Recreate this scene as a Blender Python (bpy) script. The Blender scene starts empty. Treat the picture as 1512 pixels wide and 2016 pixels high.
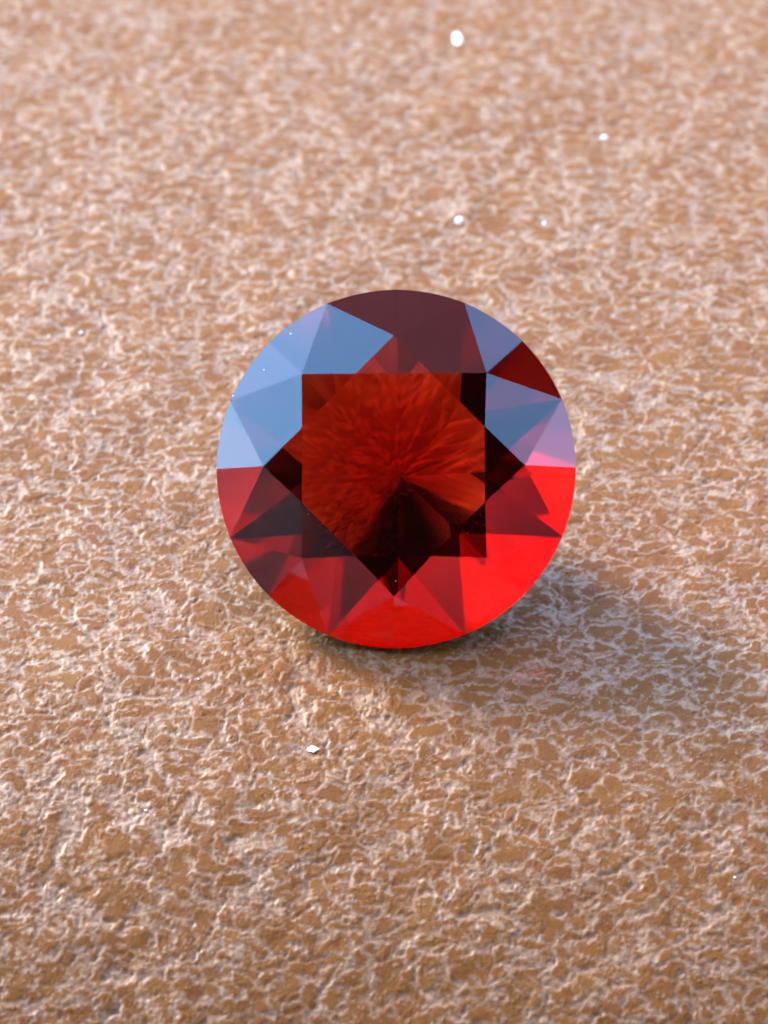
# A faceted red gemstone lying on cracked tan leather.  1 Blender unit = 1 cm.
import bpy, bmesh, math, random
import numpy as np
from mathutils import Vector, Matrix
random.seed(7)
rng = np.random.default_rng(11)
scene = bpy.context.scene
COL = scene.collection
R_ = math.radians
scene.unit_settings.scale_length = 0.01

# ------------------------------------------------------------------ camera
ELEV = R_(44.0)          # camera looks down at this angle
DIST = 9.0
PX = 0.8 / 708.0         # centimetres per photograph pixel at the stone
RG = 0.4                 # stone radius
fwd = Vector((0, math.cos(ELEV), -math.sin(ELEV)))
upv = Vector((0, math.sin(ELEV), math.cos(ELEV)))
rgt = Vector((1, 0, 0))
# stone frame
ray = (fwd * DIST + rgt * (23 * PX) + upv * (86 * PX)).normalized()
NRM = (-ray + upv * 0.078 - rgt * 0.05).normalized()
GX = (rgt - NRM * rgt.dot(NRM)).normalized()
GY = NRM.cross(GX)
# stone shape (in units of its radius)
CROWN_H = 0.26
TABLE_R = 0.545
STAR_R = 0.722
GIRDLE_T = 0.06
PAV_ANG = R_(41.5)
LOW_R = 0.40
PAV_H = GIRDLE_T + math.tan(PAV_ANG)
IOR = 1.42
PAV_ROUGH = 0.085

cd = bpy.data.cameras.new("camera")
cam = bpy.data.objects.new("camera", cd); COL.objects.link(cam)
scene.camera = cam
cd.sensor_fit = 'VERTICAL'; cd.sensor_height = 36.0
cd.lens = 36.0 * DIST / (2016 * PX)
cd.clip_start = 0.05; cd.clip_end = 5000

# ------------------------------------------------------------------ sky, sun, exposure
SUN_EL, SUN_AZ = R_(29), R_(-46)         # azimuth from +Y, clockwise positive
w = bpy.data.worlds.new("World"); scene.world = w
w.use_nodes = True
nt = w.node_tree
bg = nt.nodes["Background"]
sky = nt.nodes.new("ShaderNodeTexSky")
sky.sky_type = 'NISHITA'; sky.sun_disc = False
sky.sun_elevation = SUN_EL; sky.sun_rotation = SUN_AZ
sky.air_density = 1.6; sky.dust_density = 0.1; sky.ozone_density = 7.0
nt.links.new(sky.outputs[0], bg.inputs[0])
bg.inputs[1].default_value = 0.15
sd = bpy.data.lights.new("sun", 'SUN'); sd.energy = 0.52; sd.angle = R_(16); sd.color = (1.0, 0.86, 0.72)
sun = bpy.data.objects.new("sun", sd); COL.objects.link(sun)
sdir = Vector((math.sin(SUN_AZ) * math.cos(SUN_EL), math.cos(SUN_AZ) * math.cos(SUN_EL), math.sin(SUN_EL)))
sun.rotation_euler = sdir.to_track_quat('Z', 'Y').to_euler()
scene.view_settings.view_transform = 'Standard'
scene.view_settings.look = 'None'
scene.view_settings.exposure = 4.45
scene.view_settings.gamma = 1.0
cy = scene.cycles
cy.caustics_refractive = False; cy.max_bounces = 24; cy.transmission_bounces = 24; cy.glossy_bounces = 12; cy.diffuse_bounces = 4
cy.transparent_max_bounces = 48; cy.blur_glossy = 0.0; cy.sample_clamp_indirect = 8.0

# ------------------------------------------------------------------ stone geometry
def pol(r, deg, z):
    a = R_(deg); return Vector((r * math.cos(a), r * math.sin(a), z))
def plane3(a, b, c):
    n = (b - a).cross(c - a).normalized()
    if n.length == 0: raise ValueError
    return n, n.dot(a)
def z_on(pl, x, y):
    n, d = pl; return (d - n.x * x - n.y * y) / n.z

facets = []          # (name, [points]) in stone frame, radius 1, normals outward
BZ = [22.5 + 45 * k for k in range(8)]
ST = [45 * k for k in range(8)]
# bezel plane: slope from girdle point to table vertex
def bez_z(r_along): return CROWN_H * (1 - r_along) / (1 - TABLE_R)
z_star = bez_z(STAR_R * math.cos(R_(22.5)))
tv = {a: pol(TABLE_R, a, CROWN_H) for a in BZ}
sv = {a % 360: pol(STAR_R, a, z_star) for a in ST}
facets.append(("table_facet", [tv[a] for a in BZ]))
NA = 8               # arc steps per upper girdle facet
top_ring, bot_ring = {}, {}
lowz = -PAV_H + (PAV_H - GIRDLE_T) * LOW_R * math.cos(R_(22.5))
lv = {a % 360: pol(LOW_R, a, lowz) for a in ST}
culet = Vector((0, 0, -PAV_H))
def key(a): return round(a % 360, 4)
for b in BZ:
    facets.append(("bezel_facet", [pol(1, b, 0), sv[key(b + 22.5)], tv[b], sv[key(b - 22.5)]]))
    facets.append(("star_facet", [sv[key(b + 22.5)], tv[key(b + 45)] if key(b + 45) in tv else tv[BZ[0]], tv[b]]))
    facets.append(("pavilion_facet", [culet, lv[key(b + 22.5)], pol(1, b, -GIRDLE_T), lv[key(b - 22.5)]]))
    for s in (-1, 1):
        a0, a1 = b, b + 22.5 * s
        S = sv[key(a1)]
        pl = plane3(S, pol(1, a0, 0), pol(1, a1, 0))
        L = lv[key(a1)]
        pb = plane3(L, pol(1, a0, -GIRDLE_T), pol(1, a1, -GIRDLE_T))
        arc_t, arc_b = [], []
        for i in range(NA + 1):
            t = a0 + (a1 - a0) * i / NA
            q = pol(1, t, 0)
            top_ring[key(t)] = q2 = Vector((q.x, q.y, z_on(pl, q.x, q.y)))
            bot_ring[key(t)] = q3 = Vector((q.x, q.y, z_on(pb, q.x, q.y)))
            arc_t.append(q2); arc_b.append(q3)
        f1, f2 = [S] + arc_t, [L] + arc_b
        if s < 0: f1.reverse()
        else: f2.reverse()
        facets.append(("upper_girdle_facet", f1))
        facets.append(("lower_girdle_facet", f2))
kr = sorted(top_ring)
girdle_quads = []
for i, k in enumerate(kr):
    k2 = kr[(i + 1) % len(kr)]
    girdle_quads.append([bot_ring[k], bot_ring[k2], top_ring[k2], top_ring[k]])

rot = Matrix((GX, GY, NRM)).transposed()
allp = [p for _, f in facets for p in f]
low = min((rot @ (p * RG)).z for p in allp)
GPOS = Vector((0, 0, -low - 0.008))
cam.location = GPOS - fwd * DIST - rgt * (23 * PX) - upv * (86 * PX)
cam.rotation_euler = Matrix((rgt, upv, -fwd)).transposed().to_euler()
cd.dof.use_dof = True; cd.dof.focus_distance = DIST - 0.1
cd.dof.aperture_fstop = cd.lens * 1e-3 / (2 * 0.052)

# ------------------------------------------------------------------ material helpers
def mat(name):
    m = bpy.data.materials.new(name); m.use_nodes = True
    t = m.node_tree
    for n in list(t.nodes): t.nodes.remove(n)
    out = t.nodes.new("ShaderNodeOutputMaterial")
    return m, t, out
def node(t, typ, **kw):
    n = t.nodes.new(typ)
    for k, v in kw.items():
        if k.startswith('i_'): n.inputs[int(k[2:]) if k[2:].isdigit() else k[2:].replace('_', ' ')].default_value = v
        else: setattr(n, k, v)
    return n

m_glass, t, out = mat("polished_stone")
g = node(t, "ShaderNodeBsdfGlass"); g.inputs["IOR"].default_value = IOR; g.inputs["Roughness"].default_value = 0.0
g.inputs["Color"].default_value = (1, 1, 1, 1)
t.links.new(g.outputs[0], out.inputs["Surface"])
m_rub, t, out = mat("lightly_scratched_stone")
g = node(t, "ShaderNodeBsdfGlass"); g.inputs["IOR"].default_value = IOR; g.inputs["Roughness"].default_value = PAV_ROUGH
g.inputs["Color"].default_value = (1, 1, 1, 1)
t.links.new(g.outputs[0], out.inputs["Surface"])

m_core, t, out = mat("red_stone_body")
v = node(t, "ShaderNodeVolumeAbsorption")
DEN = 16.0
v.inputs["Color"].default_value = (1 - 2.2 / DEN, 1 - 12.0 / DEN, 0.0, 1)
v.inputs["Density"].default_value = DEN
t.links.new(v.outputs[0], out.inputs["Volume"])

def link_mesh(name, verts, faces, m, parent=None, smooth=False):
    me = bpy.data.meshes.new(name)
    me.from_pydata([tuple(v) for v in verts], [], faces)
    me.update()
    if smooth: me.shade_smooth()
    if m: me.materials.append(m)
    o = bpy.data.objects.new(name, me); COL.objects.link(o)
    if parent: o.parent = parent
    return o

gem = bpy.data.objects.new("gemstone", None); COL.objects.link(gem)
gem["label"] = "round brilliant-cut orange-red gemstone lying tilted on the cracked tan leather"
gem["category"] = "gemstone"
gem.empty_display_size = 0.1
gem.matrix_world = Matrix.Translation(GPOS) @ rot.to_4x4()
for name, pts in facets:
    n = (pts[1] - pts[0]).cross(pts[2] - pts[0])
    c = sum(pts, Vector()) / len(pts)
    if n.dot(c - Vector((0, 0, -0.2))) < 0: pts = pts[::-1]
    link_mesh(name, [p * RG for p in pts], [list(range(len(pts)))], m_rub if name in ("pavilion_facet", "lower_girdle_facet") else m_glass, gem)
vs, fs = [], []
for q in girdle_quads:
    fs.append([len(vs) + i for i in range(4)]); vs += [p * RG for p in q]
link_mesh("girdle", vs, fs, m_glass, gem)
# coloured body filling the polished skin
bm = bmesh.new()
cen = Vector((0, 0, -0.2))
for _, pts in facets: bm.faces.new([bm.verts.new((cen + (p - cen) * 0.9993) * RG) for p in pts])
for q in girdle_quads: bm.faces.new([bm.verts.new((cen + (p - cen) * 0.9993) * RG) for p in q])
bmesh.ops.remove_doubles(bm, verts=bm.verts, dist=1e-5)
bmesh.ops.recalc_face_normals(bm, faces=bm.faces)
me = bpy.data.meshes.new("stone_body"); bm.to_mesh(me); bm.free(); me.materials.append(m_core)
core = bpy.data.objects.new("stone_body", me); COL.objects.link(core); core.parent = gem

# ------------------------------------------------------------------ leather
def lattice(n, seed): return np.random.default_rng(seed).random((n, n)).astype(np.float32)
def vnoise(x, y, seed, n=256):
    L = lattice(n, seed)
    xi = np.floor(x).astype(np.int32); yi = np.floor(y).astype(np.int32)
    fx = x - xi; fy = y - yi
    fx = fx * fx * (3 - 2 * fx); fy = fy * fy * (3 - 2 * fy)
    a = L[xi % n, yi % n]; b = L[(xi + 1) % n, yi % n]; c = L[xi % n, (yi + 1) % n]; d = L[(xi + 1) % n, (yi + 1) % n]
    return (a * (1 - fx) + b * fx) * (1 - fy) + (c * (1 - fx) + d * fx) * fy
def fbm(x, y, seed, o=4, g=0.5):
    s = 0; a = 1; tot = 0
    for i in range(o):
        s = s + a * vnoise(x * 2 ** i + 17.3 * i, y * 2 ** i - 9.1 * i, seed + i); tot += a; a *= g
    return s / tot
def voronoi(x, y, seed, n=256):
    r = np.random.default_rng(seed); JX = r.random((n, n)).astype(np.float32); JY = r.random((n, n)).astype(np.float32)
    xi = np.floor(x).astype(np.int32); yi = np.floor(y).astype(np.int32)
    f1 = np.full(x.shape, 9, np.float32); f2 = f1.copy(); idv = np.zeros(x.shape, np.float32)
    ID = r.random((n, n)).astype(np.float32)
    for i in (-1, 0, 1):
        for j in (-1, 0, 1):
            cx = xi + i; cy_ = yi + j
            px = cx + 0.06 + 0.88 * JX[cx % n, cy_ % n]; py = cy_ + 0.06 + 0.88 * JY[cx % n, cy_ % n]
            d = np.sqrt((x - px) ** 2 + (y - py) ** 2)
            closer = d < f1
            f2 = np.where(closer, f1, np.minimum(f2, d)); idv = np.where(closer, ID[cx % n, cy_ % n], idv); f1 = np.where(closer, d, f1)
    return f1, f2, idv
def sstep(a, b, x):
    t = np.clip((x - a) / (b - a), 0, 1); return t * t * (3 - 2 * t)

def axis(lo, hi, step, far):
    core = np.arange(lo, hi, step); out = []; s = step; p = hi
    while p < far: out.append(p); s *= 1.35; p += s
    outn = []; s = step; p = lo
    while p > -far: s *= 1.35; p -= s; outn.append(p)
    return np.array(outn[::-1] + list(core) + out, dtype=np.float64)
XS = axis(-1.2, 1.2, 0.0033, 14.0)
YS = axis(-1.95, 2.75, 0.0043, 14.0)
X, Y = np.meshgrid(XS, YS)
X = X.astype(np.float32); Y = Y.astype(np.float32)
wx = (fbm(X * 18, Y * 22, 3, 4) - 0.5) * 0.085 + (fbm(X * 80, Y * 100, 8, 2) - 0.5) * 0.016
wy = (fbm(X * 18 + 50, Y * 22, 5, 4) - 0.5) * 0.060 + (fbm(X * 80 + 31, Y * 100, 9, 2) - 0.5) * 0.012
U = X + wx; V = Y + wy
f1, f2, idc = voronoi(U / 0.054 + 400, V / 0.037 + 400, 21)
edge = f2 - f1
g1, g2, idb = voronoi((U + 0.3 * V) / 0.26 + 300, (V - 0.15 * U) / 0.20 + 300, 33)
bigedge = g2 - g1
h1, h2, _ = voronoi(U / 0.040 + 200, V / 0.030 + 200, 45)
smalledge = h2 - h1
rough = fbm(X * 40, Y * 55, 41, 4, 0.6)
wide = fbm(X * 4 + 7, Y * 4, 51, 3)
flake = fbm(X * 24 + 3, Y * 36, 61, 4, 0.6)
grain = fbm(X * 120, Y * 150, 81, 3, 0.7)
crumb = fbm(X * 60 + 11, Y * 90, 91, 3, 0.7)
brk = fbm(X * 20 + 90, Y * 26, 71, 3, 0.6)
# grain-edge highlights painted as a pale, partly scuffed net between smooth plateaux
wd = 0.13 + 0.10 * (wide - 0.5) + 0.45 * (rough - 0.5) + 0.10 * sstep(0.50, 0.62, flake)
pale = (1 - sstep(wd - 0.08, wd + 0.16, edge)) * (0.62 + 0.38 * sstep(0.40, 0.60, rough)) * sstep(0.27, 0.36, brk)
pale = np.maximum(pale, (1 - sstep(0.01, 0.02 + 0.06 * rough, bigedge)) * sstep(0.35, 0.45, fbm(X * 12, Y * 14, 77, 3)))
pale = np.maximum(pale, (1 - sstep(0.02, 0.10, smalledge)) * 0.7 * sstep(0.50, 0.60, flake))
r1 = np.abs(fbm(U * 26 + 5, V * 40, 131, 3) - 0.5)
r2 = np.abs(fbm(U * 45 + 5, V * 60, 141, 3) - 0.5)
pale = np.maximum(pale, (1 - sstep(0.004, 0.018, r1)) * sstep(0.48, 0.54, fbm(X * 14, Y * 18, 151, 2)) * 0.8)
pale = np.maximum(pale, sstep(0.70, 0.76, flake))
# long worn creases that cross the grain
def base_z(y): return -0.22 * max(-y - 0.25, 0) ** 2 - 0.045 * max(y - 0.35, 0) ** 2
def flat_at(px_, py_):
    d = fwd * DIST + rgt * ((px_ - 756) * PX) - upv * ((py_ - 1008) * PX)
    o = cam.location; z = 0.0
    for _ in range(5):
        q = o + d * ((z - o.z) / d.z); z = base_z(q.y)
    return q.x, q.y
seam = np.full(X.shape, 9.0, np.float32)
jit = 1 + 0 * X
for width, pts_ in [(0.022, [(110, 1545), (200, 1575), (270, 1625), (350, 1645)]), (0.020, [(85, 1745), (150, 1770), (230, 1820)]),
                    (0.010, [(212, 1388), (255, 1425), (300, 1488)]), (0.012, [(550, 1284), (600, 1322), (645, 1357), (740, 1392), (800, 1440)]),
                    (0.010, [(770, 1432), (812, 1478), (850, 1500)]), (0.010, [(610, 1300), (575, 1390), (560, 1440)]), (0.008, [(570, 1380), (620, 1450), (640, 1500)]),
                    (0.014, [(470, 1660), (500, 1740), (560, 1800)]), (0.008, [(900, 1790), (985, 1800), (1070, 1825)]), (0.010, [(240, 1910), (225, 1960), (215, 2016)]),
                    (0.012, [(160, 1590), (120, 1700), (90, 1800)]), (0.010, [(840, 1340), (880, 1370), (960, 1420)]), (0.007, [(1260, 1445), (1330, 1440), (1400, 1450), (1512, 1432)]),
                    (0.007, [(1060, 1215), (1180, 1200), (1300, 1205), (1430, 1180)]), (0.006, [(300, 330), (420, 345), (560, 330), (700, 350)]), (0.008, [(60, 560), (180, 620), (260, 700)])]:
    gp = [flat_at(*q) for q in pts_]
    for (ax, ay), (bx, by) in zip(gp[:-1], gp[1:]):
        vx, vy = bx - ax, by - ay
        tt = np.clip(((U - 0.0 - ax) * vx + (V - ay) * vy) / (vx * vx + vy * vy), 0, 1)
        dd = np.hypot(U - ax - tt * vx, V - ay - tt * vy) / (width * 1.5)
        seam = np.minimum(seam, dd.astype(np.float32))
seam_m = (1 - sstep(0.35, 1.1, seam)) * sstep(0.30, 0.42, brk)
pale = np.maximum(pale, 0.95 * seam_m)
# finer dark pits and crests inside the pale crumbs
pits = sstep(0.54, 0.68, crumb)
fine = np.clip(np.minimum((1.35 - np.abs(X)) / 0.1, (2.9 - np.abs(Y)) / 0.1), 0, 1)
plateau = 1 - pale
crease = 1 - sstep(0.0, 0.06, bigedge)
groove = (1 - sstep(0.0, 0.22, edge)) * sstep(0.28, 0.42, brk)
cuts = (1 - sstep(0.003, 0.012, r2)) * sstep(0.53, 0.60, fbm(X * 8 + 44, Y * 22, 171, 3))
H = -0.0025 * seam_m - 0.0017 * groove - 0.0015 * crease \
    + 0.0015 * (1 - sstep(0.0, 0.03, r1)) - 0.0012 * (1 - sstep(0.0, 0.03, r2)) \
    + pale * ((crumb - 0.5) * 0.0042 + (grain - 0.5) * 0.0020) \
    + (fbm(X * 7, Y * 7, 101, 3) - 0.5) * 0.012 \
    + (fbm(X * 26, Y * 34, 105, 2) - 0.5) * 0.0028 \
    + (grain - 0.5) * 0.0006
H = H * fine - 0.22 * np.clip(-Y - 0.25, 0, 1.6) ** 2 - 0.704 * np.clip(-Y - 1.85, 0, 99) \
    - 0.045 * np.clip(Y - 0.35, 0, 2.5) ** 2 - 0.225 * np.clip(Y - 2.85, 0, 99)
# the leather gives way under the stone: no grain pokes into the pavilion
SOLE = np.full(X.shape, -9.0)
for nm_, pts in facets:
    if nm_ not in ("pavilion_facet", "lower_girdle_facet"): continue
    a_, b_, c_ = (rot @ (q * RG) + GPOS for q in pts[:3])
    n_, d_ = plane3(a_, b_, c_)
    if abs(n_.z) < 1e-4: continue
    cen_ = rot @ Vector((0, 0, -0.2 * RG)) + GPOS
    if n_.dot(cen_) - d_ > 0: n_, d_ = -n_, -d_          # outward
    if n_.z > 0: continue
    SOLE = np.maximum(SOLE, (d_ - n_.x * X - n_.y * Y) / n_.z)
near = (np.abs(X - GPOS.x) < 0.45) & (np.abs(Y - GPOS.y) < 0.45)
H = np.where(near, np.minimum(H, SOLE - 0.003), H)
nv = X.size; ny, nx = X.shape
co = np.stack([X, Y, H], -1).reshape(-1, 3).astype(np.float32)
idx = np.arange(nv, dtype=np.int32).reshape(ny, nx)
quads = np.stack([idx[:-1, :-1], idx[:-1, 1:], idx[1:, 1:], idx[1:, :-1]], -1).reshape(-1, 4)
me = bpy.data.meshes.new("leather_surface")
me.vertices.add(nv); me.vertices.foreach_set("co", co.ravel())
nq = len(quads)
me.loops.add(nq * 4); me.loops.foreach_set("vertex_index", quads.ravel())
me.polygons.add(nq)
me.polygons.foreach_set("loop_start", np.arange(0, nq * 4, 4, dtype=np.int32))
me.polygons.foreach_set("loop_total", np.full(nq, 4, np.int32))
me.update(calc_edges=True)
me.polygons.foreach_set("use_smooth", np.ones(nq, bool))
for nm, arr in (("scuff_glint", pale), ("grain", grain), ("cell", idc), ("pit", np.maximum(cuts, 0.0))):
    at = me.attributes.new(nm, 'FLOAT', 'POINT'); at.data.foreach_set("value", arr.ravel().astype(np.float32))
leather = bpy.data.objects.new("leather_surface", me); COL.objects.link(leather)
leather["kind"] = "structure"

m_le, t, out = mat("cracked_tan_leather")
L = t.links.new
def attr(n): return node(t, "ShaderNodeAttribute", attribute_name=n).outputs["Fac"]
tc = node(t, "ShaderNodeTexCoord").outputs["Object"]
def noise(scale, detail=4, rough=0.6):
    n = node(t, "ShaderNodeTexNoise"); n.inputs["Scale"].default_value = scale; n.inputs["Detail"].default_value = detail
    n.inputs["Roughness"].default_value = rough; L(tc, n.inputs["Vector"]); return n
def mix(fac, a, b, blend='MIX'):
    n = node(t, "ShaderNodeMix", data_type='RGBA', blend_type=blend)
    for sock, val in ((n.inputs[0], fac), (n.inputs[6], a), (n.inputs[7], b)):
        if isinstance(val, (int, float)): sock.default_value = val
        elif isinstance(val, tuple): sock.default_value = (*val, 1)
        else: L(val, sock)
    return n.outputs[2]
def ramp(fac, a, b):
    n = node(t, "ShaderNodeMapRange"); L(fac, n.inputs[0]); n.inputs[1].default_value = a; n.inputs[2].default_value = b; return n.outputs[0]
n1 = noise(7, 3); n2 = noise(160, 4, 0.7); n3 = noise(35, 3)
tan = mix(ramp(n1.outputs[0], 0.3, 0.7), (0.116, 0.0385, 0.0050), (0.106, 0.0325, 0.0050))
tan = mix(ramp(attr("cell"), 0.2, 1.0), tan, (0.124, 0.0450, 0.0056))
tan = mix(ramp(n2.outputs[0], 0.35, 0.75), tan, (0.124, 0.045, 0.009))
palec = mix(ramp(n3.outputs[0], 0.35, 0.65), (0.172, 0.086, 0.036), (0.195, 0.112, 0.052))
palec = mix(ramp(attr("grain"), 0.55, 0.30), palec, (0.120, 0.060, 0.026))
colr = mix(attr("scuff_glint"), tan, palec)  # painted edge highlights enter the base colour through this mask
ct = node(t, "ShaderNodeMath", operation='MULTIPLY'); L(attr("pit"), ct.inputs[0]); ct.inputs[1].default_value = 0.12
colr = mix(ct.outputs[0], colr, (0.045, 0.018, 0.010))
p = node(t, "ShaderNodeBsdfPrincipled")
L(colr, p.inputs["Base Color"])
rr = node(t, "ShaderNodeMapRange"); L(attr("scuff_glint"), rr.inputs[0]); rr.inputs[3].default_value = 0.50; rr.inputs[4].default_value = 0.34
L(rr.outputs[0], p.inputs["Roughness"])
p.inputs["IOR"].default_value = 1.45
sl = node(t, "ShaderNodeMapRange"); L(attr("scuff_glint"), sl.inputs[0]); sl.inputs[3].default_value = 0.12; sl.inputs[4].default_value = 0.42
L(sl.outputs[0], p.inputs["Specular IOR Level"]); p.inputs["Specular Tint"].default_value = (1.0, 0.82, 0.64, 1)
b = node(t, "ShaderNodeBump"); b.inputs["Strength"].default_value = 0.5; b.inputs["Distance"].default_value = 0.004
L(n2.outputs[0], b.inputs["Height"]); L(b.outputs[0], p.inputs["Normal"])
L(p.outputs[0], out.inputs["Surface"])
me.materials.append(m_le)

# ------------------------------------------------------------------ flaws inside the stone
m_inc, t, out = mat("orange_inclusion")
p = node(t, "ShaderNodeBsdfPrincipled"); p.inputs["Base Color"].default_value = (0.30, 0.10, 0.04, 1); p.inputs["Roughness"].default_value = 0.4
L_ = t.links.new; L_(p.outputs[0], out.inputs["Surface"])
def chip(name, m, size, parent=None, n=9, flat=0.5, seed=0):
    r = random.Random(seed); bm = bmesh.new()
    for i in range(n):
        a = 2 * math.pi * i / n + r.uniform(-.25, .25); q = r.uniform(.6, 1.15)
        bm.verts.new((size[0] * q * math.cos(a), size[1] * q * math.sin(a), size[2] * r.uniform(-.5, .1)))
        bm.verts.new((size[0] * .6 * q * math.cos(a), size[1] * .6 * q * math.sin(a), size[2] * r.uniform(.4, 1)))
    h = bmesh.ops.convex_hull(bm, input=list(bm.verts))
    bmesh.ops.delete(bm, geom=[v for v in bm.verts if not v.link_faces], context='VERTS')
    me = bpy.data.meshes.new(name); bm.to_mesh(me); bm.free(); me.materials.append(m)
    o = bpy.data.objects.new(name, me); COL.objects.link(o)
    if parent: o.parent = parent
    return o
ri = random.Random(5)
inc_px = [(728, 851), (790, 968), (768, 972), (605, 998), (855, 982), (875, 796), (760, 898), (717, 815), (925, 905)]
inc_px += [(ri.gauss(662, 24), ri.gauss(1022, 16)) for _ in range(30)] + [(ri.gauss(885, 22), ri.gauss(1012, 12)) for _ in range(16)] + [(ri.gauss(765, 30), ri.gauss(960, 8)) for _ in range(10)]
for i, (px_, py_) in enumerate(inc_px):
    r = random.Random(i)
    zz = -0.03 - 0.1 * r.random()
    x_, y_ = (px_ - 772) * PX * 0.98, (916 - py_) * PX * 0.98
    s_ = r.uniform(0.0008, 0.0026)
    o = chip("inclusion", m_inc, (s_ * r.uniform(1.2, 4.5), s_ * 0.8, s_ * 0.3), gem, 6, seed=i)
    o.location = (x_, y_, zz); o.rotation_euler = (r.uniform(-.4, .4), r.uniform(-.4, .4), r.uniform(-.2, .9) if px_ < 790 else r.uniform(-.9, 0.1))

# ------------------------------------------------------------------ bright specks of dust on the leather
m_sp, t, out = mat("white_mineral_dust")
p = node(t, "ShaderNodeBsdfPrincipled"); p.inputs["Base Color"].default_value = (0.8, 0.8, 0.8, 1); p.inputs["Roughness"].default_value = 0.25
t.links.new(p.outputs[0], out.inputs["Surface"])
def ground_at(px_, py_):
    d = (fwd * DIST + rgt * ((px_ - 756) * PX) - upv * ((py_ - 1008) * PX))
    o = cam.location; q = o + d * (-o.z / d.z)
    for _ in range(4):
        ix = int(np.clip(np.searchsorted(XS, q.x), 0, len(XS) - 1)); iy = int(np.clip(np.searchsorted(YS, q.y), 0, len(YS) - 1))
        z = float(H[iy, ix]); q = o + d * ((z - o.z) / d.z)
    return q
for i, (px_, py_, sx, sy, lab) in enumerate([
    (901, 75, 15, 33, "tall white dust speck near the top of the photo, largest of the sparkles"),
    (903, 435, 12, 15, "white dust speck straight above the stone, on the tan leather"),
    (1072, 440, 8, 7, "faint white dust speck up and right of the stone, level with a brighter one"),
    (1190, 271, 12, 7, "small flat white dust speck in the upper right area of leather"),
    (615, 1475, 17, 9, "flat bluish-white speck on the leather below the stone"),
    (160, 656, 9, 6, "small white speck on the leather left of the stone's blue facets"),
    (287, 1596, 7, 4, "tiny pale speck in the lower left area of leather"),
    (1447, 1728, 5, 4, "tiny yellowish-white speck near the right edge at lower right"),
    (390, 1337, 6, 4, "tiny white speck below and left of the stone")]):
    q = ground_at(px_, py_)
    o = chip("dust_speck", m_sp, (sx * PX * (0.75 if sx > 9 else 0.5), sy * PX * (1.0 if sx > 9 else 0.65), min(sx, sy) * PX * 0.45), None, 9, seed=100 + i)
    o.location = q + Vector((0, 0, 0.001)); o["label"] = lab; o["category"] = "dust speck"; o["group"] = "white dust specks on the leather"
    o.rotation_euler = (-0.15, 0, random.Random(i).uniform(-.3, .3))

for i, (px_, py_, k_, s_, lab) in enumerate([
    (572, 655, 11, 0.0022, "tiny pale dust speck on the blue upper-left rim facet"),
    (520, 727, 12, 0.0018, "tiny dust speck on the darker blue left rim facet of the stone"),
    (457, 777, 13, 0.0022, "tiny white dust speck at the very left edge of the stone's blue facets"),
    (783, 1148, 21, 0.0013, "tiny pale crumb low on the stone's dark centre")]):
    x_, y_ = (px_ - 779) * PX / RG, (922 - py_) * PX / RG
    zt = min(pl_[1] for pl_ in [(0, z_on(plane3(*pts[:3]), x_, y_)) for nm_, pts in facets if nm_ in ("table_facet", "star_facet", "bezel_facet", "upper_girdle_facet")])
    o = chip("dust_speck", m_sp, (s_, s_ * 0.8, s_ * 0.7), None, 7, seed=300 + i)
    o.location = gem.matrix_world @ Vector((x_ * RG, y_ * RG, zt * RG + 0.0003)); o["label"] = lab; o["category"] = "dust speck"; o["group"] = "dust specks on the stone"

# ------------------------------------------------------------------ surroundings out of view, mostly added to shape reflections and light
def simple(name, c, rough=0.8, nscale=0.05):
    m, t, out = mat(name)
    p = node(t, "ShaderNodeBsdfPrincipled"); p.inputs["Roughness"].default_value = rough
    n = node(t, "ShaderNodeTexNoise"); n.inputs["Scale"].default_value = nscale; n.inputs["Detail"].default_value = 5
    mx = node(t, "ShaderNodeMix", data_type='RGBA'); t.links.new(n.outputs[0], mx.inputs[0])
    mx.inputs[6].default_value = (*[x * 0.75 for x in c], 1); mx.inputs[7].default_value = (*[x * 1.25 for x in c], 1)
    t.links.new(mx.outputs[2], p.inputs["Base Color"]); t.links.new(p.outputs[0], out.inputs["Surface"])
    return m
def box_bm(bm, lo, hi, bev=0):
    r = bmesh.ops.create_cube(bm, size=1)
    for v in r["verts"]:
        for i in range(3): v.co[i] = lo[i] if v.co[i] < 0 else hi[i]
def box(name, lo, hi, m, parent=None):
    bm = bmesh.new(); box_bm(bm, lo, hi)
    me = bpy.data.meshes.new(name); bm.to_mesh(me); bm.free(); me.materials.append(m)
    o = bpy.data.objects.new(name, me); COL.objects.link(o)
    if parent: o.parent = parent
    return o
m_wood = simple("dark_stained_wood", (0.014, 0.009, 0.008))
m_wood2 = simple("brown_wood", (0.16, 0.09, 0.05))
m_wall = simple("mauve_brown_plaster", (0.12, 0.062, 0.065))
HC = 200.0
roof = bpy.data.objects.new("added_roof", None); COL.objects.link(roof)  # helper out of view, added to darken what the crown mirrors
roof["label"] = "unseen dark wooden roof added above the stone to darken its upper facets"; roof["category"] = "added roof"
def panels(x0, x1, y0, y1, step, z=HC):
    x = x0
    while x < x1 - 1e-3:
        box("added_board", (x + 0.3, y0, z), (min(x + step, x1) - 0.3, y1, z + 3), m_wood, roof); x += step
m_cv, t, out = mat("helper_canvas")  # translucent cloth strip added overhead to glow through the lower facets
d1 = node(t, "ShaderNodeBsdfDiffuse"); d1.inputs[0].default_value = (0.65, 0.13, 0.12, 1)
d2 = node(t, "ShaderNodeBsdfTranslucent"); d2.inputs[0].default_value = (0.90, 0.17, 0.14, 1)
ms = node(t, "ShaderNodeMixShader"); ms.inputs[0].default_value = 0.5
t.links.new(d1.outputs[0], ms.inputs[1]); t.links.new(d2.outputs[0], ms.inputs[2]); t.links.new(ms.outputs[0], out.inputs["Surface"])
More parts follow.
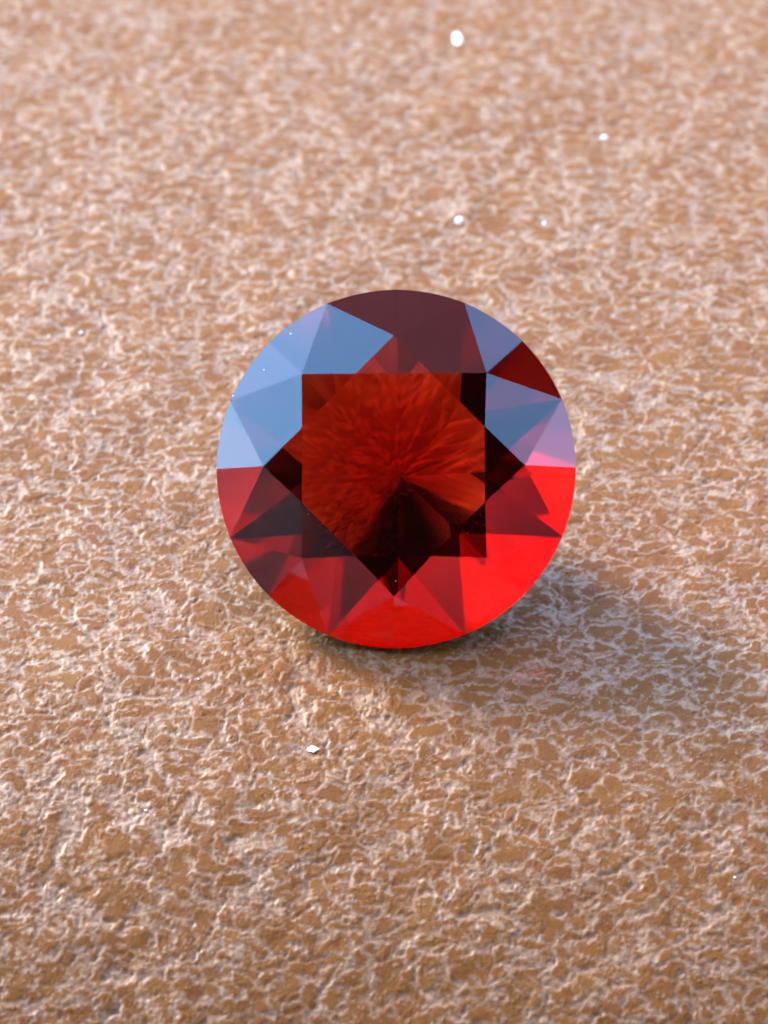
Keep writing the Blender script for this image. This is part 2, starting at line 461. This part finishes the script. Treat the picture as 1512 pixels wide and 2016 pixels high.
cv = link_mesh("added_canvas", [(-0.34 * HC, -0.1 * HC, HC), (0.50 * HC, -0.1 * HC, HC), (0.50 * HC, 0.98 * HC, HC - 2), (-0.34 * HC, 0.98 * HC, HC - 2)], [[0, 1, 2, 3]], m_cv, roof)
panels(-3 * HC, 0.93 * HC, -1.0 * HC, -0.1 * HC, 46, HC + 3.2)
box("added_beam", (0.86 * HC, 0.17 * HC, HC - 10), (1.30 * HC, 0.40 * HC, HC), m_wood2, roof)  # added to turn one rim facet's reflection brown
m_gr = simple("terrace_floor", (0.30, 0.26, 0.22), 0.9)
gr = link_mesh("ground", [(-3000, -3000, -75), (3000, -3000, -75), (3000, 3000, -75), (-3000, 3000, -75)], [[0, 1, 2, 3]], m_gr); gr["kind"] = "structure"
m_gw = simple("brown_blocker_wall", (0.16, 0.09, 0.055))
gw = box("sky_blocker_wall", (-1.5 * HC, 2.4 * HC, -75), (2.6 * HC, 2.5 * HC, 1.0 * HC), m_gw)  # both walls added out of view to cut low sky on the leather
gs = box("sky_blocker_wall", (2.5 * HC, -1.0 * HC, -75), (2.6 * HC, 2.39 * HC, 1.1 * HC), m_gw)
gs["label"] = "unseen brown wall added at the right side to block low sky"; gs["category"] = "added wall"
gw["label"] = "unseen low brown wall added at the far side to block low sky"; gw["category"] = "added wall"
wall = box("added_back_wall", (-14 * HC, -1.1 * HC, -60), (14 * HC, -1.0 * HC, HC + 9), m_wall)  # added behind the camera to darken the lower facets' reflections
wall["label"] = "unseen mauve-brown plaster wall added behind the phone to darken reflections"; wall["category"] = "wall"
# the phone that takes the picture: a dark slab just behind the camera
m_ph = simple("black_phone_case", (0.01, 0.01, 0.011), 0.7)
m_ph.node_tree.nodes["Principled BSDF"].inputs["Specular IOR Level"].default_value = 0.05
bm = bmesh.new(); box_bm(bm, (-3.6, -7.4, 0.15), (3.6, 7.4, 0.95))
bmesh.ops.bevel(bm, geom=list(bm.edges), offset=0.3, segments=3, affect='EDGES')
me = bpy.data.meshes.new("phone"); bm.to_mesh(me); bm.free(); me.materials.append(m_ph)
ph = bpy.data.objects.new("phone", me); COL.objects.link(ph)
ph.matrix_world = Matrix.Translation(cam.location) @ cam.rotation_euler.to_matrix().to_4x4() @ Matrix.Translation((1.0, -0.4, 0))
ph["label"] = "black phone held above the stone"; ph["category"] = "phone"
